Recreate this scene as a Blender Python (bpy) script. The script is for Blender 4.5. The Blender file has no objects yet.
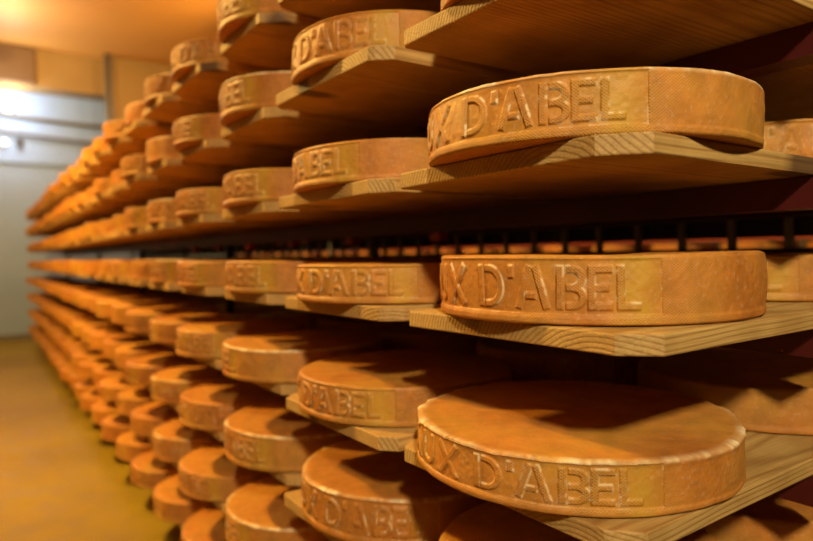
import bpy, bmesh, math, random
import numpy as np
from mathutils import Matrix, Vector, noise
random.seed(7)
sc = bpy.context.scene
COL = sc.collection
R = math.radians
CZ = 0.90                      # camera height above the floor

# ---------------------------------------------------------------- camera
cd = bpy.data.cameras.new('camera'); cam = bpy.data.objects.new('camera', cd); COL.objects.link(cam)
rt = Vector((0.818405, -0.574389, -0.017033)); up = Vector((0.0289, 0.011538, 0.999516)); fw = Vector((0.573914, 0.818501, -0.026043))
m = Matrix((rt, up, -fw)).transposed().to_4x4(); m.translation = Vector((-0.42016, 0, CZ)); cam.matrix_world = m
cd.sensor_width = 36; cd.lens = 27.926; cd.clip_start = 0.02; cd.clip_end = 100
cd.dof.use_dof = True; cd.dof.focus_distance = 0.60; cd.dof.aperture_fstop = 3.5
sc.camera = cam
# ---------------------------------------------------------------- world, exposure
w = bpy.data.worlds.new('world'); sc.world = w; w.use_nodes = True
w.node_tree.nodes['Background'].inputs[0].default_value = (1.0, 0.75, 0.5, 1); w.node_tree.nodes['Background'].inputs[1].default_value = 0.002
vs = sc.view_settings; vs.view_transform = 'Standard'; vs.look = 'None'; vs.gamma = 1; vs.use_curve_mapping = False; vs.exposure = 0.52
# ---------------------------------------------------------------- lamps of the room: (x, y, z, size x, size y, watts, colour)
LAMPS = [
    (-1.50, -1.95, 3.05, .16, .36, 9.8, (1.0, .89, .66)),
    (-1.00, 3.00, 2.75, .16, .9, 320, (1.0, .66, .17)),
    (-.36, 6.70, 2.94, .16, .7, 46, (1.0, .80, .44)),
    (1.85, 2.20, 2.80, .16, .9, 36, (1.0, .66, .28)),
    (1.85, 5.60, 2.80, .16, .9, 34, (1.0, .62, .22)),
]
for i, (x, y, z, sx, sy, wt, c) in enumerate(LAMPS):
    if i == 0:          # the near lamp is a shaded spot aimed at the rack
        ld = bpy.data.lights.new('lamp_light', 'AREA'); ld.shape = 'RECTANGLE'; ld.size = sx; ld.size_y = sy; ld.spread = R(52)
    else:               # bare tubes hanging under the ceiling
        ld = bpy.data.lights.new('lamp_light', 'POINT'); ld.shadow_soft_size = .09
    ld.energy = wt; ld.color = c
    lo = bpy.data.objects.new('lamp_light', ld); COL.objects.link(lo); lo.location = (x, y, z - .15)
    if i == 0: lo.rotation_euler = (Vector((.35, .60, .95)) - Vector((x, y, z))).to_track_quat('-Z', 'Y').to_euler()

# ================================================================ helpers
def mat(name):
    mt = bpy.data.materials.new(name); mt.use_nodes = True
    nt = mt.node_tree; return mt, nt, nt.nodes['Principled BSDF']
def N(nt, t, **kw):
    n = nt.nodes.new(t)
    for k, v in kw.items(): setattr(n, k, v)
    return n
def ramp(nt, stops):
    n = nt.nodes.new('ShaderNodeValToRGB'); e = n.color_ramp.elements
    while len(e) < len(stops): e.new(.5)
    for a, (p, c) in zip(e, stops): a.position = p; a.color = (*c, 1) if len(c) == 3 else c
    return n
def mixc(nt, fac, a, b, mode='MIX'):
    n = nt.nodes.new('ShaderNodeMix'); n.data_type = 'RGBA'; n.blend_type = mode
    for sock, v in ((n.inputs[0], fac), (n.inputs[6], a), (n.inputs[7], b)):
        if hasattr(v, 'links'): nt.links.new(v, sock)
        elif isinstance(v, (int, float)): sock.default_value = v
        else: sock.default_value = (*v, 1)
    return n.outputs[2]
def mth(nt, op, a, b=None, c=None):
    n = nt.nodes.new('ShaderNodeMath'); n.operation = op
    for i, v in enumerate((a, b, c)):
        if v is None: continue
        if hasattr(v, 'links'): nt.links.new(v, n.inputs[i])
        else: n.inputs[i].default_value = v
    return n.outputs[0]
def simple(name, col, rough=.6, metal=0, bump=0, scale=20, var=.12):
    mt, nt, p = mat(name)
    tc = N(nt, 'ShaderNodeTexCoord'); nz = N(nt, 'ShaderNodeTexNoise'); nz.inputs['Scale'].default_value = scale; nz.inputs['Detail'].default_value = 5
    nt.links.new(tc.outputs['Object'], nz.inputs['Vector'])
    c = mixc(nt, nz.outputs[0], [v * (1 - var) for v in col], [min(1, v * (1 + var)) for v in col])
    nt.links.new(c, p.inputs['Base Color']); p.inputs['Roughness'].default_value = rough; p.inputs['Metallic'].default_value = metal
    if bump:
        b = N(nt, 'ShaderNodeBump'); b.inputs['Strength'].default_value = bump; b.inputs['Distance'].default_value = .01
        nt.links.new(nz.outputs[0], b.inputs['Height']); nt.links.new(b.outputs[0], p.inputs['Normal'])
    return mt
def emit(name, col, s):
    mt, nt, p = mat(name); p.inputs['Base Color'].default_value = (*col, 1)
    p.inputs['Emission Color'].default_value = (*col, 1); p.inputs['Emission Strength'].default_value = s; return mt

def tag(o, label=None, cat=None, group=None, kind=None):
    if label: o['label'] = label
    if cat: o['category'] = cat
    if group: o['group'] = group
    if kind: o['kind'] = kind
    return o
def link(name, me, parent=None, loc=(0, 0, 0), rz=0):
    o = bpy.data.objects.new(name, me); COL.objects.link(o); o.location = loc; o.rotation_euler.z = rz
    if parent: o.parent = parent
    return o
def empty(name, loc=(0, 0, 0), rz=0):
    o = bpy.data.objects.new(name, None); COL.objects.link(o); o.location = loc; o.rotation_euler.z = rz; o.empty_display_size = .05; return o
def box_bm(bm, x0, x1, y0, y1, z0, z1):
    v = [bm.verts.new(c) for c in ((x0, y0, z0), (x1, y0, z0), (x1, y1, z0), (x0, y1, z0), (x0, y0, z1), (x1, y0, z1), (x1, y1, z1), (x0, y1, z1))]
    for f in ((0, 3, 2, 1), (4, 5, 6, 7), (0, 1, 5, 4), (1, 2, 6, 5), (2, 3, 7, 6), (3, 0, 4, 7)): bm.faces.new([v[i] for i in f])
def bevel_all(bm, wd, seg=2):
    bmesh.ops.bevel(bm, geom=list(bm.edges), offset=wd, segments=seg, affect='EDGES', profile=.6)
def mesh_from(bm, name, mt, smooth=False):
    me = bpy.data.meshes.new(name); bmesh.ops.recalc_face_normals(bm, faces=bm.faces); bm.to_mesh(me); bm.free()
    me.materials.append(mt)
    if smooth: me.polygons.foreach_set('use_smooth', [True] * len(me.polygons))
    return me
def box_obj(name, x0, x1, y0, y1, z0, z1, mt, parent=None, bev=0, loc=None):
    bm = bmesh.new(); box_bm(bm, x0, x1, y0, y1, z0, z1)
    if bev: bevel_all(bm, bev)
    return link(name, mesh_from(bm, name, mt), parent, loc or (0, 0, 0))
def tube_bm(bm, pts, rad, seg=10):
    rings = []
    for i, p in enumerate(pts):
        a = Vector(pts[max(i - 1, 0)]); b = Vector(pts[min(i + 1, len(pts) - 1)]); t = (b - a).normalized()
        s = t.cross(Vector((0, 0, 1)));  s = s.normalized() if s.length > .01 else Vector((1, 0, 0)); q = s.cross(t)
        rings.append([bm.verts.new(Vector(p) + rad * (math.cos(2 * math.pi * k / seg) * s + math.sin(2 * math.pi * k / seg) * q)) for k in range(seg)])
    for a, b in zip(rings, rings[1:]):
        for k in range(seg): bm.faces.new((a[k], a[(k + 1) % seg], b[(k + 1) % seg], b[k]))
    bm.faces.new(rings[0][::-1]); bm.faces.new(rings[-1])
def cyl_bm(bm, c, r, h, seg=24):
    tube_bm(bm, [c, (c[0], c[1], c[2] + h)], r, seg)

# ================================================================ materials
def cheese_material(name, kind):
    mt, nt, p = mat(name)
    tc = N(nt, 'ShaderNodeTexCoord'); oi = N(nt, 'ShaderNodeObjectInfo')
    wn = N(nt, 'ShaderNodeTexWhiteNoise', noise_dimensions='3D'); nt.links.new(oi.outputs['Location'], wn.inputs['Vector'])   # one value per wheel, shared by its parts
    off = N(nt, 'ShaderNodeVectorMath', operation='SCALE'); off.inputs[3].default_value = 7.0
    cmb = N(nt, 'ShaderNodeCombineXYZ')
    for i in range(3): nt.links.new(wn.outputs['Value'], cmb.inputs[i])
    nt.links.new(cmb.outputs[0], off.inputs[0])
    add = N(nt, 'ShaderNodeVectorMath', operation='ADD'); nt.links.new(tc.outputs['Object'], add.inputs[0]); nt.links.new(off.outputs[0], add.inputs[1])
    big = N(nt, 'ShaderNodeTexNoise'); big.inputs['Scale'].default_value = 9; big.inputs['Detail'].default_value = 3; nt.links.new(add.outputs[0], big.inputs['Vector'])
    fine = N(nt, 'ShaderNodeTexNoise'); fine.inputs['Scale'].default_value = 260; fine.inputs['Detail'].default_value = 4; nt.links.new(add.outputs[0], fine.inputs['Vector'])
    mid = N(nt, 'ShaderNodeTexNoise'); mid.inputs['Scale'].default_value = 45; mid.inputs['Detail'].default_value = 6; nt.links.new(add.outputs[0], mid.inputs['Vector'])
    r1 = ramp(nt, [(.30, (.43, .145, .018)), (.5, (.50, .200, .028)), (.72, (.51, .245, .026))]); nt.links.new(big.outputs[0], r1.inputs[0])
    r2 = ramp(nt, [(.35, (.78, .78, .78)), (.65, (1.08, 1.06, 1.04))]); nt.links.new(mid.outputs[0], r2.inputs[0])
    c = mixc(nt, .8, r1.outputs[0], r2.outputs[0], 'MULTIPLY')
    # pale bloom speckle
    r3 = ramp(nt, [(.56, (0, 0, 0)), (.72, (1, 1, 1))]); nt.links.new(fine.outputs[0], r3.inputs[0])
    c = mixc(nt, mth(nt, 'MULTIPLY', r3.outputs[0], .22), c, (.62, .44, .27))
    # wheel to wheel variation
    vr = ramp(nt, [(0, (.84, .80, .74)), (1, (1.0, 1.0, 1.0))]); nt.links.new(wn.outputs['Value'], vr.inputs[0])
    c = mixc(nt, 1.0, c, vr.outputs[0], 'MULTIPLY')
    ay = N(nt, 'ShaderNodeAttribute', attribute_name='stain')
    c = mixc(nt, mth(nt, 'MULTIPLY', ay.outputs['Fac'], .7), c, (.48, .27, .022))
    at = N(nt, 'ShaderNodeAttribute', attribute_name='crust')
    c = mixc(nt, at.outputs['Fac'], c, (.74, .58, .30))
    uv = N(nt, 'ShaderNodeUVMap'); uv.uv_map = 'arc'
    sx = N(nt, 'ShaderNodeSeparateXYZ'); nt.links.new(uv.outputs[0], sx.inputs[0])
    k = 2 * math.pi / .0034
    a = mth(nt, 'SINE', mth(nt, 'MULTIPLY', mth(nt, 'ADD', sx.outputs[0], mth(nt, 'MULTIPLY', sx.outputs[1], 1.25)), k))
    b = mth(nt, 'SINE', mth(nt, 'MULTIPLY', mth(nt, 'SUBTRACT', sx.outputs[0], mth(nt, 'MULTIPLY', sx.outputs[1], 1.25)), k))
    wv = mth(nt, 'MULTIPLY', mth(nt, 'MAXIMUM', a, b), 1.0)
    aw = N(nt, 'ShaderNodeAttribute', attribute_name='weave')
    # the cloth print wears off in patches
    rw = ramp(nt, [(.36, (.15, .15, .15)), (.6, (1, 1, 1))]); nt.links.new(big.outputs[0], rw.inputs[0])
    wvm = mth(nt, 'MULTIPLY', mth(nt, 'MULTIPLY', wv, aw.outputs['Fac']), rw.outputs[0])
    rr = ramp(nt, [(0, (0, 0, 0)), (.6, (1, 1, 1))]); nt.links.new(mth(nt, 'MULTIPLY', wvm, -1), rr.inputs[0])
    c = mixc(nt, mth(nt, 'MULTIPLY', rr.outputs[0], .38), c, (.26, .08, .012))
    nt.links.new(c, p.inputs['Base Color'])
    hgt = mth(nt, 'ADD', mth(nt, 'MULTIPLY', wvm, .28), mth(nt, 'ADD', mth(nt, 'MULTIPLY', fine.outputs[0], .5), mth(nt, 'MULTIPLY', mid.outputs[0], .9)))
    bp = N(nt, 'ShaderNodeBump'); bp.inputs['Strength'].default_value = .75; bp.inputs['Distance'].default_value = .0012
    nt.links.new(hgt, bp.inputs['Height']); nt.links.new(bp.outputs[0], p.inputs['Normal'])
    p.inputs['Roughness'].default_value = .52; p.inputs['Specular IOR Level'].default_value = .25
    return mt
M_CHEESE = cheese_material('cheese_rind', 0)

def wood_material(name, light, dark):
    mt, nt, p = mat(name)
    tc = N(nt, 'ShaderNodeTexCoord'); oi = N(nt, 'ShaderNodeObjectInfo')
    cmb = N(nt, 'ShaderNodeCombineXYZ')
    nt.links.new(mth(nt, 'MULTIPLY', oi.outputs['Random'], 9.0), cmb.inputs[0])
    nt.links.new(mth(nt, 'MULTIPLY_ADD', oi.outputs['Random'], .16, -.02), cmb.inputs[1])
    nt.links.new(mth(nt, 'MULTIPLY_ADD', oi.outputs['Random'], .07, .03), cmb.inputs[2])
    add = N(nt, 'ShaderNodeVectorMath', operation='ADD'); nt.links.new(tc.outputs['Object'], add.inputs[0]); nt.links.new(cmb.outputs[0], add.inputs[1])
    # stretched distortion along the board, rings across it
    mp = N(nt, 'ShaderNodeMapping'); mp.inputs['Scale'].default_value = (1.3, 7, 7); nt.links.new(add.outputs[0], mp.inputs[0])
    nz = N(nt, 'ShaderNodeTexNoise'); nz.inputs['Scale'].default_value = 1.0; nz.inputs['Detail'].default_value = 3; nt.links.new(mp.outputs[0], nz.inputs['Vector'])
    sp = N(nt, 'ShaderNodeSeparateXYZ'); nt.links.new(add.outputs[0], sp.inputs[0])
    d = mth(nt, 'SQRT', mth(nt, 'ADD', mth(nt, 'MULTIPLY', sp.outputs[1], sp.outputs[1]), mth(nt, 'MULTIPLY', sp.outputs[2], sp.outputs[2])))
    ph = mth(nt, 'ADD', mth(nt, 'MULTIPLY', d, 1250), mth(nt, 'MULTIPLY', nz.outputs[0], 38))
    rg = mth(nt, 'MULTIPLY_ADD', mth(nt, 'SINE', ph), .5, .5)
    rg = mth(nt, 'POWER', rg, 2.5)
    # fibres
    mp2 = N(nt, 'ShaderNodeMapping'); mp2.inputs['Scale'].default_value = (9, 420, 420); nt.links.new(add.outputs[0], mp2.inputs[0])
    fb = N(nt, 'ShaderNodeTexNoise'); fb.inputs['Scale'].default_value = 1; fb.inputs['Detail'].default_value = 3; nt.links.new(mp2.outputs[0], fb.inputs['Vector'])
    bl = N(nt, 'ShaderNodeTexNoise'); bl.inputs['Scale'].default_value = 14; bl.inputs['Detail'].default_value = 4; nt.links.new(add.outputs[0], bl.inputs['Vector'])
    c = mixc(nt, rg, light, dark)
    rb = ramp(nt, [(.3, (.66, .60, .50)), (.6, (1, 1, 1))]); nt.links.new(bl.outputs[0], rb.inputs[0])
    c = mixc(nt, .85, c, rb.outputs[0], 'MULTIPLY')
    rf = ramp(nt, [(.3, (.78, .75, .7)), (.6, (1.05, 1.05, 1.05))]); nt.links.new(fb.outputs[0], rf.inputs[0])
    c = mixc(nt, .8, c, rf.outputs[0], 'MULTIPLY')
    # knots
    mp3 = N(nt, 'ShaderNodeMapping'); mp3.inputs['Scale'].default_value = (3.2, 7.5, 3.0); nt.links.new(add.outputs[0], mp3.inputs[0])
    vo = N(nt, 'ShaderNodeTexVoronoi'); vo.inputs['Scale'].default_value = 1.0; nt.links.new(mp3.outputs[0], vo.inputs['Vector'])
    kn = ramp(nt, [(.10, (1, 1, 1)), (.17, (0, 0, 0))]); nt.links.new(vo.outputs['Distance'], kn.inputs[0])
    c = mixc(nt, mth(nt, 'MULTIPLY', kn.outputs[0], .85), c, (.07, .03, .012))
    nt.links.new(c, p.inputs['Base Color'])
    bp = N(nt, 'ShaderNodeBump'); bp.inputs['Strength'].default_value = .5; bp.inputs['Distance'].default_value = .0012
    nt.links.new(mth(nt, 'ADD', mth(nt, 'MULTIPLY', rg, -.5), fb.outputs[0]), bp.inputs['Height']); nt.links.new(bp.outputs[0], p.inputs['Normal'])
    p.inputs['Roughness'].default_value = .62; p.inputs['Specular IOR Level'].default_value = .3
    return mt
M_WOOD = wood_material('spruce_board', (.50, .30, .085), (.37, .195, .047))
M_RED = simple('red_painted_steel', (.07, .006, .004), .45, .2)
M_STEEL = simple('dark_grey_steel', (.055, .055, .06), .4, .7)
M_BAR = simple('grey_steel_bar', (.34, .33, .32), .38, .6)
M_PLASTER = simple('grey_wall_plaster', (.25, .325, .47), .8, 0, .15, 6, .05)
M_WALL_W = simple('brown_wall_plaster', (.08, .055, .035), .85, 0, .15, 6, .05)
M_CEIL = simple('ceiling_varnish', (.66, .31, .06), .55, 0, .05, 2, .08)
M_BEAM = simple('ochre_boarding', (.33, .19, .06), .6, 0, .2, 3, .2)
M_BEAM2 = simple('brown_box_paint', (.17, .09, .045), .6, 0, .2, 3, .1)
M_PIPE = simple('pipe_grey_brown', (.15, .12, .09), .5, .2)
M_WHITE = simple('white_enamel', (.75, .75, .73), .4)
M_LAMPW = emit('warm_diffuser', (1.0, .72, .35), 4)
M_LAMPC = emit('cool_bulb', (.9, .95, 1.0), 1.2)
# floor: ochre resin, worn and slightly glossy
M_FLOOR, nt, p = mat('ochre_resin_floor')
tc = N(nt, 'ShaderNodeTexCoord'); n1 = N(nt, 'ShaderNodeTexNoise'); n1.inputs['Scale'].default_value = 1.3; n1.inputs['Detail'].default_value = 6
n2 = N(nt, 'ShaderNodeTexNoise'); n2.inputs['Scale'].default_value = 9; n2.inputs['Detail'].default_value = 5
nt.links.new(tc.outputs['Object'], n1.inputs['Vector']); nt.links.new(tc.outputs['Object'], n2.inputs['Vector'])
rA = ramp(nt, [(.3, (.19, .115, .006)), (.55, (.25, .158, .0075)), (.75, (.27, .185, .015))]); nt.links.new(n1.outputs[0], rA.inputs[0])
rB = ramp(nt, [(.35, (.8, .78, .7)), (.6, (1, 1, 1))]); nt.links.new(n2.outputs[0], rB.inputs[0])
nt.links.new(mixc(nt, .7, rA.outputs[0], rB.outputs[0], 'MULTIPLY'), p.inputs['Base Color'])
p.inputs['Specular IOR Level'].default_value = .25
rC = ramp(nt, [(.3, (.5, .5, .5)), (.7, (.7, .7, .7))]); nt.links.new(n2.outputs[0], rC.inputs[0]); nt.links.new(rC.outputs[0], p.inputs['Roughness'])

# ================================================================ the room
YW = 8.25; CEIL = 3.2
def struct(o): o['kind'] = 'structure'; return o
struct(box_obj('floor', -2.6, 4.4, -4, YW + .1, -.1, 0, M_FLOOR))
struct(box_obj('ceiling', -2.6, 4.4, -4, YW + .1, CEIL, CEIL + .1, M_CEIL))
struct(box_obj('wall_back', -2.6, 4.4, YW, YW + .1, 0, CEIL, M_PLASTER))
struct(box_obj('wall_front', -2.6, 4.4, -4.1, -4, 0, CEIL, M_WALL_W))
struct(box_obj('wall_left', -2.7, -2.6, -4, YW + .1, 0, CEIL, M_WALL_W))
struct(box_obj('wall_right', 4.4, 4.5, -4, YW + .1, 0, CEIL, M_WALL_W))
struct(box_obj('trim_1', -2.6, 4.4, 7.95, YW, 2.78, CEIL, M_BEAM))            # boarded bulkhead under the ceiling
struct(box_obj('trim_2', -2.6, 4.4, YW - .035, YW, 1.98, 2.05, M_PLASTER, bev=.006))   # ledge along the wall
struct(box_obj('baseboard_back', -2.6, 4.4, YW - .015, YW, 0, .08, M_PIPE))
BX = struct(box_obj('trim_3', -1.2, .27, 7.90, 7.949, 2.80, 3.19, M_BEAM2, bev=.01))
struct(box_obj('trim_4', 1.02, 4.4, 7.80, 7.945, 1.3, CEIL, M_BEAM, bev=.01))

def ceiling_lamp(x, y, z, sx, sy, label):
    r = empty('ceiling_lamp', (x, y, z)); tag(r, label, 'lamp', 'ceiling lamps')
    box_obj('housing', -sx * .5, sx * .5, -sy * .55, sy * .55, .0, .03, M_WHITE, r, .006)
    for yy in (-sy * .4, sy * .4): box_obj('hanger', -.006, .006, yy - .006, yy + .006, .03, CEIL - z, M_STEEL, r)
    box_obj('diffuser', -sx * .5, sx * .5, -sy * .5, sy * .5, -.05, .0, M_LAMPW, r, .012)
ll = ['white ceiling lamp over the aisle behind the camera', 'white ceiling lamp over the middle of the aisle left of the rack', 'white ceiling lamp over the far end of the aisle',
      'white ceiling lamp over the near end of the second aisle behind the rack', 'white ceiling lamp over the far end of the second aisle']
for l, t in zip(LAMPS, ll): ceiling_lamp(*l[:5], t)

# wall pipes, sagging, and small fittings on the far wall
for dz, sag, lab in ((2.47, .10, 'upper grey pipe sagging along the far wall'), (2.27, .13, 'lower grey pipe sagging along the far wall')):
    bm = bmesh.new(); pts = []
    for i in range(41):
        t = i / 40; x = -1.5 + t * 3.2; q = (x - .85) / 1.6
        pts.append((x, YW - .05, dz + (sag * max(0, (-q)) ** 1.6)))
    tube_bm(bm, pts, .018, 12)
    tag(link('wall_pipe', mesh_from(bm, 'wall_pipe', M_PIPE, True)), lab, 'pipe', 'pipes on the far wall')
bm = bmesh.new(); cyl_bm(bm, (0, 0, 0), .035, 1.5, 16)
o = link('vertical_pipe', mesh_from(bm, 'vertical_pipe', M_PIPE, True), None, (.96, 7.76, 1.7)); tag(o, 'brown vertical pipe rising to the ceiling beside the ochre boarding', 'pipe')
def wall_lamp(x, z, rr, label, power):
    r = empty('wall_lamp', (x, YW, z)); tag(r, label, 'lamp', 'round lamps on the far wall')
    bm = bmesh.new(); tube_bm(bm, [(0, 0, 0), (0, -.04, 0)], rr * 1.15, 24); link('base', mesh_from(bm, 'base', M_WHITE), r)
    bm = bmesh.new(); bmesh.ops.create_uvsphere(bm, u_segments=24, v_segments=12, radius=rr)
    for v in bm.verts: v.co = Vector((v.co.x, -.04 - abs(v.co.z) * .6 if v.co.z > 0 else -.04, v.co.y))
    bmesh.ops.remove_doubles(bm, verts=bm.verts, dist=1e-5)
    link('globe', mesh_from(bm, 'globe', M_LAMPC, True), r)
    ld = bpy.data.lights.new('lamp_light', 'POINT'); ld.energy = power; ld.color = (.86, .93, 1.0); ld.shadow_soft_size = .08
    lo = bpy.data.objects.new('lamp_light', ld); COL.objects.link(lo); lo.location = (x, YW - .35, z)
wall_lamp(.03, 2.60, .06, 'round cool white lamp high on the far wall', 14)
wall_lamp(-.02, 2.20, .035, 'small cool white lamp under the pipes on the far wall', 3)
o = box_obj('junction_box', .09, .15, YW - .05, YW - .001, 2.16, 2.26, M_STEEL, None, .006); tag(o, 'small dark junction box beside the lower wall lamp', 'junction box')

# ================================================================ cheese wheels
def letter_strokes():
    # strokes as (kind, points) in millimetres; x runs along the rim, 0 = end of the name panel; y = 13..54
    W = 3.3; B, T = 14.0, 53.0; Mi = (B + T) / 2
    st = []
    def seg(x0, y0, x1, y1): st.append(('b', x0, y0, x1, y1))
    def arc(cx, cy, rx, ry, a0, a1, n=9):
        pr = None
        for i in range(n + 1):
            a = R(a0 + (a1 - a0) * i / n); q = (cx + rx * math.cos(a), cy + ry * math.sin(a))
            if pr: st.append(('c', *pr, *q))
            pr = q
    def L(x): seg(x + 3.3, B, x + 3.3, T); seg(x + 3.3, B + 3.3, x + 20, B + 3.3)
    def E(x):
        seg(x + 3.3, B, x + 3.3, T)
        for y, w in ((B + 3.3, 21), (Mi, 18), (T - 3.3, 21)): seg(x + 3.3, y, x + w, y)
    def Bl(x):
        seg(x + 3.3, B, x + 3.3, T)
        seg(x + 8.5, T - 3.3, x + 14, T - 3.3); seg(x + 8.5, Mi, x + 14, Mi); seg(x + 8.5, B + 3.3, x + 14, B + 3.3)
        q = (T - B - 6.6) / 4
        arc(x + 14, Mi + q, 8.5, q, -90, 90); arc(x + 14, Mi - q, 9.5, q, -90, 90)
    def Al(x):
        seg(x + 3.3, B, x + 14.5, T); seg(x + 31, B, x + 19.5, T); seg(x + 11, B + 12, x + 21, B + 12)
    def D(x):
        seg(x + 3.3, B, x + 3.3, T); seg(x + 8.5, T - 3.3, x + 15, T - 3.3); seg(x + 8.5, B + 3.3, x + 15, B + 3.3)
        arc(x + 14, Mi, 14, (T - B) / 2 - 3.3, -88, 88, 14)
    def X(x): seg(x + 4, B, x + 32, T); seg(x + 32, B, x + 4, T)
    def U(x):
        seg(x + 3.3, B + 12, x + 3.3, T); seg(x + 24, B + 12, x + 24, T); arc(x + 13.6, B + 13, 10.3, 9.7, 180, 360)
    def H(x): seg(x + 3.3, B, x + 3.3, T); seg(x + 25, B, x + 25, T); seg(x + 3.3, Mi, x + 25, Mi)
    def C(x): arc(x + 15, Mi, 12, (T - B) / 2 - 3.3, 40, 320, 16)
    L(-39); E(-63); Bl(-90); Al(-129); seg(-133, T - 12, -133, T); D(-172); X(-227); U(-263); Al(-304); H(-341); C(-376)
    return st, W
STROKES, SW = letter_strokes()

def stroke_sdf(s, z):
    d = np.full(s.shape, 99.0)
    for k, x0, y0, x1, y1 in STROKES:
        sel = (s > min(x0, x1) - 9) & (s < max(x0, x1) + 9)
        if not sel.any(): continue
        S = s[sel]; Z = z[sel]
        dx, dy = x1 - x0, y1 - y0; ln = math.hypot(dx, dy); tx, ty = dx / ln, dy / ln
        t = (S - x0) * tx + (Z - y0) * ty; n = np.abs(-(S - x0) * ty + (Z - y0) * tx)
        if k == 'c':
            tt = np.clip(t, 0, ln); q = np.hypot(t - tt, n) - SW
        else:
            a = np.abs(t - ln / 2) - ln / 2; b = n - SW
            q = np.minimum(np.maximum(a, b), 0) + np.hypot(np.maximum(a, 0), np.maximum(b, 0))
        d[sel] = np.minimum(d[sel], q)
    return d
def sm(x, a, b):
    t = np.clip((x - a) / (b - a), 0, 1); return t * t * (3 - 2 * t)
def wob(a, z, seed, amp, freqs):
    rng = np.random.RandomState(seed); o = 0 * a
    for f in freqs: o = o + amp / len(freqs) * np.sin(f * a + rng.rand() * 6.3 + z * rng.uniform(-60, 60))
    return o
PANEL = 386.0
def vnoise(u, v, seed):
    # value noise on a lattice, numpy only
    rng = np.random.RandomState(seed); T = rng.rand(257, 257)
    iu = np.floor(u).astype(int); iv = np.floor(v).astype(int); fu = u - iu; fv = v - iv
    fu = fu * fu * (3 - 2 * fu); fv = fv * fv * (3 - 2 * fv)
    g = lambda a, b: T[a % 257, b % 257]
    return (g(iu, iv) * (1 - fu) + g(iu + 1, iv) * fu) * (1 - fv) + (g(iu, iv + 1) * (1 - fu) + g(iu + 1, iv + 1) * fu) * fv

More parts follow.
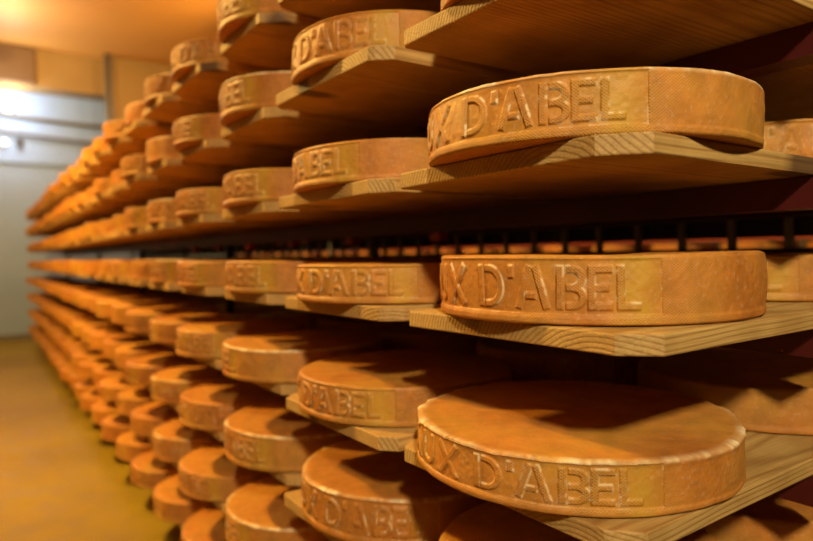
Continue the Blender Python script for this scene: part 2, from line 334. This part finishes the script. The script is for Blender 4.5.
def cheese_meshes(rad, h, na, nz, seed, lip=0.0, crust=.35, band=True, relief=1.0):
    """name-panel ends at angle 0 and runs backwards; returns (body mesh, band mesh or None)"""
    rb, rt_ = .0035, .0045
    # profile parameter rows: bottom rounding, side, top rounding, top rings
    prof = [(-.35 * rad, 0.0), (-.012, 0.0)]
    for i in range(4):
        a = R(-90 + 90 * (i + .5) / 4); prof.append((-rb + rb * math.cos(a), rb + rb * math.sin(a)))
    zs = np.linspace(rb, h - rt_, nz); i0 = len(prof)
    prof += [(0.0, z) for z in zs]; i1 = len(prof)
    for i in range(5):
        a = R(90 * (i + 1) / 5); prof.append((-rt_ + rt_ * math.cos(a), h - rt_ + rt_ * math.sin(a)))
    for q in (.010, .018, .03, .05, .075, .10, .125): prof.append((-q, h - .0006 * (q / .125)))
    pr = np.array(prof); npf = len(prof)
    A = np.linspace(0, 2 * np.pi, na, endpoint=False)[None, :]; off = pr[:, 0][:, None]; Z = pr[:, 1][:, None] + 0 * A; A = A + 0 * off
    s = (A - 2 * np.pi) * rad * 1000; zz = Z * 1000 * (.062 / h)      # millimetres, letters scale with the wheel
    rho = rad + off + 0 * A
    side = np.zeros_like(rho); side[i0 - 2:i1 + 2] = 1
    weave = np.ones_like(rho); cr = np.zeros_like(rho)
    if band:
        d = stroke_sdf(s, zz)
        inp = sm(s, -PANEL, -PANEL + 1.2) * (1 - sm(s, -1.0, .2)) * sm(zz, 9.6, 10.8) * (1 - sm(zz, 57.2, 58.2))
        lett = 1 - sm(d, -1.0, .6)
        dep = vnoise(s / 30 + 9, zz / 30, seed + 5) * .35 + .85
        rho += side * relief * (-.0011 * inp + .0017 * lett * inp * dep)
        weave = 1 - inp * (1 - lett) * .85
        edge = np.exp(-((d + .1) / .9) ** 2) * inp + .8 * np.exp(-((s + .4) / .6) ** 2) * sm(zz, 9, 11) * (1 - sm(zz, 57, 59)) + .5 * np.exp(-((zz - 10.2) / .6) ** 2) * (s > -PANEL)
        g = vnoise(s / 9, zz / 13, seed) * .6 + vnoise(s / 3, zz / 4, seed + 1) * .4
        cr = crust * .8 * edge * sm(g, .52, .70) * side
    # bottom ledge and slumping belly
    rho += side * .0011 * (1 - sm(zz, 6.5, 10.0)) + side * .0009 * np.sin(np.clip(Z / h, 0, 1) * np.pi)
    rho += side * (wob(A, Z, seed, .0022, (2, 3, 5)) + wob(A, Z, seed + 3, .0007, (11, 17, 23)))
    rho += side * (vnoise(s / 5, zz / 5, seed + 8) - .5) * .0005
    Zd = Z + (Z / h) * wob(A, 0 * Z, seed + 7, .0016, (1, 2, 4))
    if lip:
        topz = np.exp(-((Z - h + .002) / .004) ** 2) * (off > -.012) * (off <= 0)
        gn = vnoise(A * rad * 1000 / 16, 0 * A + 3, seed + 11); g2 = vnoise(A * rad * 1000 / 4.5, 0 * A + 7, seed + 12)
        amt = .35 + .65 * sm(gn * .7 + g2 * .3, .3, .65)
        rho += topz * lip * .55 * (.3 + amt) * (g2 * .5 + .5)
        Zd += topz * lip * .7 * (gn - .35) * (g2 + .2)
        lipm = np.exp(-((Z - h + .0014) / .0022) ** 2) * (off > -.006) * (off <= 0)
        cr = np.maximum(cr, np.clip(lipm * amt * (.6 + .6 * g2), 0, 1) * (.35 + .6 * sm(vnoise(A * rad * 1000 / 45, 0 * A + 5, seed + 14), .35, .6)))
    weave[i1 + 1:] = .12
    sw_ = np.where(s < -700 * rad / .168, s + 2000 * np.pi * rad, s); yel = np.exp(-((sw_ + 22) / 17) ** 2) * (.45 + .75 * vnoise(s / 14, zz / 14, seed + 21)) * side if band else 0 * rho
    X = rho * np.cos(A); Y = rho * np.sin(A)
    co = np.stack([X, Y, Zd], -1).reshape(-1, 3)
    ctr = len(co); co = np.vstack([co, [[0, 0, 0]], [[0, 0, h - .0008]]])
    I = np.arange(npf - 1)[:, None]; J = np.arange(na)[None, :]; J2 = (J + 1) % na
    q = np.stack([I * na + J, I * na + J2, (I + 1) * na + J2, (I + 1) * na + J], -1)
    fs = (s[:-1] + rad * 1000 * np.pi / na); fz = (zz[:-1] + zz[1:]) / 2
    inb = (fs > -PANEL) & (fs < 0) & (fz > 9.6) & (fz < 58.4) & (I + 0 * J >= i0 - 1) & (I + 0 * J < i1) if band else np.zeros(q.shape[:2], bool)
    uvall = np.stack([A * rad, Z], -1).reshape(-1, 2); uvall = np.vstack([uvall, [[0, 0]], [[0, h]]])
    wall = np.append(weave.reshape(-1), [0, 0]); crl = np.append(cr.reshape(-1), [0, 0]); yll = np.append(np.clip(yel, 0, 1).reshape(-1), [0, 0])
    def build(name, quads, caps):
        quads = quads.reshape(-1, 4); used = np.unique(quads)
        tris = np.zeros((0, 3), int)
        if caps:
            j = np.arange(na); b = np.stack([(j + 1) % na, j, np.full(na, ctr)], -1); base = (npf - 1) * na
            t = np.stack([base + j, base + (j + 1) % na, np.full(na, ctr + 1)], -1); tris = np.vstack([b, t]); used = np.unique(np.append(used, tris))
        mp = np.full(len(co), -1); mp[used] = np.arange(len(used)); quads = mp[quads]; tris = mp[tris]
        me = bpy.data.meshes.new(name); me.vertices.add(len(used)); me.vertices.foreach_set('co', co[used].astype(np.float32).ravel())
        lp = np.concatenate([quads.ravel(), tris.ravel()]).astype(np.int32)
        me.loops.add(len(lp)); me.loops.foreach_set('vertex_index', lp)
        nq, ntr = len(quads), len(tris); me.polygons.add(nq + ntr)
        st = np.concatenate([np.arange(nq) * 4, nq * 4 + np.arange(ntr) * 3]).astype(np.int32)
        me.polygons.foreach_set('loop_start', st)
        me.update(calc_edges=True); me.polygons.foreach_set('use_smooth', np.ones(nq + ntr, bool))
        uvl = me.uv_layers.new(name='arc'); uv = uvall[used][lp].copy()
        wrap = uv[:, 0]; 
        k = nq * 4
        uq = wrap[:k].reshape(-1, 4); big = (uq.max(1) - uq.min(1)) > rad * 3
        uq[big] = np.where(uq[big] < rad, uq[big] + 2 * np.pi * rad, uq[big]); uv[:k, 0] = uq.ravel()
        uvl.data.foreach_set('uv', uv.astype(np.float32).ravel())
        for nm, arr in (('weave', wall), ('crust', crl), ('stain', yll)):
            a = me.attributes.new(nm, 'FLOAT', 'POINT'); a.data.foreach_set('value', arr[used].astype(np.float32))
        me.materials.append(M_CHEESE); me.validate(); return me
    body = build('cheese_wheel', q[~inb], True)
    bnd = build('name_band', q[inb], False) if band else None
    return body, bnd

Z = {3: 1.3188, 2: 1.1568, 1: .9948, 0: .8346, -1: .673, -2: .512, -3: .351, -4: .190}     # top faces of the boards, row by row
ORD = ['first', 'second', 'third', 'fourth', 'fifth', 'sixth', 'seventh', 'eighth', 'ninth', 'tenth', 'eleventh', 'twelfth', 'thirteenth', 'fourteenth', 'fifteenth',
       'sixteenth', 'seventeenth', 'eighteenth', 'nineteenth', 'twentieth', 'twenty-first', 'twenty-second', 'twenty-third', 'twenty-fourth']
ROW = {3: 'top row', 2: 'second row from top', 1: 'row above the dark slot', 0: 'row below the dark slot', -1: 'second row below dark slot',
       -2: 'third row below dark slot', -3: 'row above bottom row', -4: 'bottom row'}
NCOL = 23
YB = [.455, .803, 1.138, 1.475, 1.790]
def coly(j): return YB[j] if j < 5 else 1.822 + .305 * (j - 4)
def colx(j): return 0.018 * max(0, coly(j) - 1.8)

HERO = {
    (0, 0): cheese_meshes(.1675, .0630, 2000, 60, 11, 0, .75),
    (1, 0): cheese_meshes(.1680, .0570, 2000, 56, 23, .0012, 1.0),
    (-1, 0): cheese_meshes(.1685, .0500, 2000, 52, 37, .0035, .8),
}
MIDS = [cheese_meshes(.1620, h, 1000, 34, sd, lp, .7, relief=1.3) for h, sd, lp in ((.058, 51, 0), (.060, 62, .0016), (.055, 73, 0))]
FARS = [cheese_meshes(.1440, h, 300, 18, sd, 0, .4, relief=1.6) for h, sd in ((.058, 81), (.060, 92), (.055, 93))]
BACK = [cheese_meshes(.1575, .057, 500, 24, 95, 0, .5)]

def wheel(meshes, x, y, z, ang, label, group, scale=(1, 1, 1)):
    b, n = meshes
    o = empty('cheese_wheel', (x, y, z), R(ang)); o.scale = scale; tag(o, label, 'cheese', group)
    link('rind', b, o)
    if n: link('name_band', n, o)
    return o
G1 = 'cheese wheels at the front of the rack'; G2 = 'cheese wheels behind the front ones'; G3 = 'cheese wheels on the rack across the second aisle'
PANEL_END = {(0, 0): 239, (1, 0): 237, (-1, 0): 247, (0, 1): 242, (1, 1): 216, (-1, 1): 231, (2, 1): 236, (0, 2): 223, (1, 2): 223, (2, 2): 214, (3, 2): 215,
             (-1, 2): 196, (-2, 2): 223, (-2, 1): 250, (0, 3): 218, (2, 3): 218}
SPECIAL = {
    (0, 0): (.1531, .4579, 'big sharp orange cheese wheel with raised letters at centre right just below the dark slot'),
    (1, 0): (.1348, .4513, 'big sharp orange cheese wheel with raised letters seen from below at upper right'),
    (-1, 0): (.1267, .4658, 'big cheese wheel with pale ragged top rim and raised letters at lower right'),
    (0, 1): (.138, .804, 'cheese wheel with raised letters left of the big one just below the dark slot'),
    (1, 1): (.136, .803, 'cheese wheel with raised letters left of the big one just above the dark slot'),
    (-1, 1): (.138, .805, 'cheese wheel left of the ragged rimmed one, its top half in shade'),
    (2, 1): (.138, .806, 'cheese wheel seen from below near the top centre of the photo'),
    (-2, 1): (.14, .806, 'cheese wheel at the bottom edge of the photo left of the ragged rimmed wheel'),
    (-2, 0): (.145, .468, 'cheese wheel mostly cut off by the bottom edge under the ragged rimmed wheel'),
    (2, 0): (.145, .448, 'cheese wheel just peeking in at the top edge above the biggest board'),
}
SHIFT = {(-1, 2): .028, (-2, 2): .028, (-3, 2): .03, (-1, 3): .028, (-3, 3): .03, (-4, 3): .03, (-2, 3): .022, (-1, 4): .018, (-2, 4): .018, (-3, 4): .025, (-4, 4): .025, (2, 3): .01}
def visible(x, y, z, rad=.16, h=.06):
    # does the wheel's or board end's outline reach into the photographed view
    for i in range(24):
        for zz in (z, z + h):
            d = Vector((x + rad * math.cos(i * .262), y + rad * math.sin(i * .262), zz)) - cam.location; dep = d.dot(fw)
            if dep > .05 and abs(d.dot(rt) / dep) * 630.65 < 407 and abs(d.dot(up) / dep) * 630.65 < 271: return True
    return False
rng = random.Random(3)
for k in Z:
    nvis = -1
    for j in range(NCOL):
        jt = .002 if j < 5 else .012
        x = .139 + colx(j) + rng.uniform(-jt, jt); y = coly(j) + rng.uniform(-.001, .001) + SHIFT.get((k, j), 0)
        if not visible(x, y, Z[k]): continue
        nvis += 1
        ang = PANEL_END.get((k, j), rng.choice([rng.uniform(195, 262), rng.uniform(0, 360)]))
        if (k, j) in SPECIAL:
            x, y, lab = SPECIAL[(k, j)]
        else:
            lab = 'front cheese wheel, %s, %s from the right of the photo' % (ROW[k], ORD[nvis])
        if (k, j) in HERO: mm, s = HERO[(k, j)], (1, 1, 1)
        elif j < 5: mm = MIDS[rng.randrange(3)]; q = {2: .98, 3: .955, 4: .895}.get(j, 1); s = (q, q, rng.uniform(.95, 1.06))
        else: mm = FARS[rng.randrange(3)]; s = (1, 1, rng.uniform(.95, 1.08))
        wheel(mm, x, y, Z[k], ang, lab, G1, s)
# wheels further in on the same boards
NCK = {(0, 0): 224, (1, 0): 262, (-1, 0): 90}
for k in Z:
    nvis = -1
    for j in range(5):
        x = (.508 if j == 0 else .495) + colx(j) + rng.uniform(-.006, .006); y = coly(j) + rng.uniform(-.001, .001)
        if not visible(x, y, Z[k]) or (j > 2 and k < -2): continue
        nvis += 1
        ang = NCK.get((k, j), rng.uniform(0, 360))
        lab = 'inner cheese wheel behind the front one, %s, %s from the right' % (ROW[k], ORD[nvis])
        if j == 0 and k in (-1, 0, 1):
            lab = {-1: 'shaded cheese wheel behind the ragged rimmed one at the right edge', 0: 'cheese wheel behind the big sharp one below the dark slot at the right edge', 1: 'cheese wheel showing two letters at the right edge behind the upper big wheel'}[k]
        q = {3: .95, 4: .90}.get(j, 1)
        wheel(BACK[0], x, y, Z[k], ang, lab, G2, (q, q, 1))

# ================================================================ shelf boards
BW, BT, BLEN = .316, .018, 1.06
def board_mesh(w, ch0, ch1, warp, seed):
    """board runs along +x from its aisle end at x=0, chamfered corners ch0 (near) and ch1 (far)"""
    bm = bmesh.new(); rg = random.Random(seed)
    h = w / 2
    out = [(0, h - ch1[1]), (0, -h + ch0[1])]
    def corner(cx, cy, c, flip):
        pts = []
        n = 4
        for i in range(n + 1):
            t = i / n; pts.append((c[0] * t + rg.uniform(-.0006, .0006), flip * (-h + c[1] * (1 - t)) + rg.uniform(-.0006, .0006)))
        return pts
    near = corner(0, 0, ch0, 1); far = corner(0, 0, ch1, -1)
    xs = [ch0[0] + (BLEN - ch0[0]) * t / 10 for t in range(1, 11)]
    loop = near + [(x, -h + rg.uniform(-.0005, .0005)) for x in xs] + [(x, h) for x in reversed(xs)] + far[::-1]
    ys = [far[0][1] + (near[0][1] - far[0][1]) * t / 6 for t in range(1, 6)]
    loop += [(rg.uniform(-.0005, .0005), y) for y in ys]
    a = [bm.verts.new((x, y, -BT)) for x, y in loop]; b = [bm.verts.new((x, y, 0)) for x, y in loop]
    n = len(loop)
    bm.faces.new(a[::-1]); bm.faces.new(b)
    for i in range(n): bm.faces.new((a[i], a[(i + 1) % n], b[(i + 1) % n], b[i]))
    bmesh.ops.recalc_face_normals(bm, faces=bm.faces)
    rim = [e for e in bm.edges if abs(e.calc_face_angle(0)) > .9]
    bmesh.ops.bevel(bm, geom=rim, offset=.0016, segments=2, affect='EDGES', profile=.5)
    return mesh_from(bm, 'shelf_board', M_WOOD)
BM = [board_mesh(BW, c0, c1, 0, i) for i, (c0, c1) in enumerate([((.024, .026), (.006, .008)), ((.020, .030), (.012, .010)), ((.026, .022), (.014, .016)), ((.018, .02), (.02, .02))])]
BMF = [board_mesh(.245, (.03, .035), (.03, .03), 0, 9), board_mesh(.235, (.03, .03), (.035, .035), 0, 12)]
BM2 = [board_mesh(.275, (.03, .034), (.02, .02), 0, 31), board_mesh(.262, (.035, .03), (.03, .03), 0, 32)]
BM0 = {0: board_mesh(.313, (.026, .026), (.005, .005), 0, 21), 1: board_mesh(.318, (.030, .034), (.006, .008), 0, 22), -1: board_mesh(.327, (.024, .024), (.022, .018), 0, 23)}
G4 = 'wooden shelf boards of the rack'
for k in Z:
    nvis = -1
    for j in range(NCOL):
        yc = coly(j) - .002
        me = BM0.get(k, BM[0]) if j == 0 else (BM[rng.randrange(4)] if j == 1 else BM2[rng.randrange(2)] if j < 5 else BMF[rng.randrange(2)])
        if j == 0: yc = {0: .4435, 1: .4570, -1: .4645, 2: .445}.get(k, .4535)
        if not any(visible(q, yc, Z[k] - .02, .15, .02) for q in (.15, .45, .75)): continue
        nvis += 1
        x0 = colx(j) + (0 if j == 0 else rng.uniform(-.008, .006) if j == 1 else rng.uniform(-.002, .012) + (.030 if k < 0 else .006))
        o = link('shelf_board', me, None, (x0, yc, Z[k] - .0004))
        if j == 0 and k in (0, 1, -1, 2):
            lab = {0: 'pale spruce shelf board under the big wheel just below the dark slot', 1: 'rough spruce shelf board under the big wheel at upper right', -1: 'spruce shelf board under the ragged rimmed wheel at lower right', 2: 'spruce shelf board filling the top right corner, seen from below'}[k]
        else: lab = 'spruce shelf board, %s, %s from the right of the photo' % (ROW[k], ORD[nvis])
        tag(o, lab, 'shelf board', G4)

# ================================================================ the rack's steel
ye = coly(NCOL - 1) + .16; ext = colx(NCOL - 1)
def rail(name, x, z0, z1, w, mt, label, cat, group):
    bm = bmesh.new(); ysx = [.285, 1.8, ye]; xo = [0, 0, ext]
    vs_ = []
    for y, dx in zip(ysx, xo):
        vs_.append([bm.verts.new((x + dx + a, y, b)) for a, b in ((-w / 2, z0), (w / 2, z0), (w / 2, z1), (-w / 2, z1))])
    for a, b in zip(vs_, vs_[1:]):
        for i in range(4): bm.faces.new((a[i], a[(i + 1) % 4], b[(i + 1) % 4], b[i]))
    bm.faces.new(vs_[0][::-1]); bm.faces.new(vs_[-1])
    o = link(name, mesh_from(bm, name, mt)); tag(o, label, cat, group)
for k in Z:
    zb = Z[k] - BT - .001
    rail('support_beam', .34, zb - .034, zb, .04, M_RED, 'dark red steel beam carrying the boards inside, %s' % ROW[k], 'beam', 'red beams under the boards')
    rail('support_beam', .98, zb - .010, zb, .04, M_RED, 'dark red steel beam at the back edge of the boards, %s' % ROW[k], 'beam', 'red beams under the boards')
# guide rail with upright bars seen in the slot
gr = empty('guide_rail', (1.10, 0, .89)); tag(gr, 'dark steel guide rail with a row of short upright bars in the dark slot', 'rail')
def part_rail(name, z0, z1, mt, wd):
    bm = bmesh.new(); prv = None
    for y, dx in ((.33, 0), (1.8, 0), (ye, ext)):
        r_ = [bm.verts.new((dx + a, y, b)) for a, b in ((-wd / 2, z0), (wd / 2, z0), (wd / 2, z1), (-wd / 2, z1))]
        if prv:
            for i in range(4): bm.faces.new((prv[i], prv[(i + 1) % 4], r_[(i + 1) % 4], r_[i]))
        else: first = r_
        prv = r_
    bm.faces.new(first[::-1]); bm.faces.new(prv)
    link(name, mesh_from(bm, name, mt), gr)
part_rail('bottom_rail', -.004, .010, M_STEEL, .03)
part_rail('top_rail', .078, .100, M_STEEL, .03)
part_rail('back_plate', .034, .078, M_STEEL, .004); bpy.data.objects['back_plate'].location.x = .013
bm = bmesh.new(); box_bm(bm, -.008, .008, -.009, .009, .008, .080); bevel_all(bm, .002)
bar = mesh_from(bm, 'bar', M_BAR); y = .667 - .129 * 2
while y < ye - .05:
    link('bar', bar, gr, (0.018 * max(0, y - 1.8), y, 0)); y += .129
bm = bmesh.new(); box_bm(bm, -.012, .012, -.016, .016, -.018, 0); bevel_all(bm, .003); clip = mesh_from(bm, 'beam_lit_spot', simple('lit_spot_red', (.50, .03, .012), .4))  # clip: added bright red block standing in for light falling through the board gaps
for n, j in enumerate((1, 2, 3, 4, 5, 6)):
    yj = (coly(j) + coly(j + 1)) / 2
    tag(link('beam_lit_spot', clip, None, (.34 + colx(j), yj, Z[1] - BT - .0352)), 'red block added as lit spot on beam above dark slot, %s from the right' % ORD[n], 'clip', 'red blocks added as lit spots on the beam')
# posts
pi = 0
def post(x, y, lab):
    r = empty('rack_post', (x, y, 0)); tag(r, lab, 'post', 'upright posts of the rack')
    box_obj('upright', -.0125, .0125, -.0125, .0125, .006, 1.36, M_STEEL, r, .002)
    box_obj('foot_plate', -.04, .04, -.012, .012, 0, .006, M_STEEL, r, .001)
for j in (-1, 5, 10, 15, 22):
    yj = (coly(j) + coly(j + 1)) / 2 if j >= 0 else .262
    wh = {-1: 'near end', 5: 'first third', 10: 'middle', 15: 'last third', 22: 'far end'}[j]
    for x, s in ((.372, 'front'), (1.012, 'back')):
        dx = 0.018 * max(0, yj - 1.8)
        if j < 0: continue
        post(x + dx, yj, 'dark steel %s post at the %s of the rack' % (s, wh))

# ================================================================ the rack across the second aisle
X2 = 2.35
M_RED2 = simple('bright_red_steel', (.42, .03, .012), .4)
Z2 = {'middle': .870, 'lower': .709, 'upper': .986}
for row, z2 in Z2.items():
    for i in range(19):
        y = 1.05 + i * .36
        o = link('shelf_board', BM[i % 4], None, (X2, y, z2 - .0004)); tag(o, 'far shelf board seen through the dark slot, %s row, %s from the right' % (row, ORD[i]), 'shelf board', 'boards of the rack across the second aisle')
        if row == 'middle':
            wheel(FARS[i % 3], X2 + .15, y, z2, rng.uniform(0, 360), 'far cheese wheel seen through the dark slot, %s from the right' % ORD[i], G3, (1.05, 1.05, 1))
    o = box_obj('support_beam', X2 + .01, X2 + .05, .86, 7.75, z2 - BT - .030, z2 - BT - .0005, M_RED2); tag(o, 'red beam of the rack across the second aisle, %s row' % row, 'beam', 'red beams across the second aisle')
for y in (.85, 7.76):
    r = empty('rack_post', (X2 + .03, y, 0)); tag(r, 'dark post of the rack across the second aisle at its %s end' % ('near' if y < 2 else 'far'), 'post', 'posts across the second aisle')
    box_obj('upright', -.0125, .0125, -.0125, .0125, .006, 1.2, M_STEEL, r, .002)
    box_obj('foot_plate', -.03, .03, -.012, .012, 0, .006, M_STEEL, r, .001)
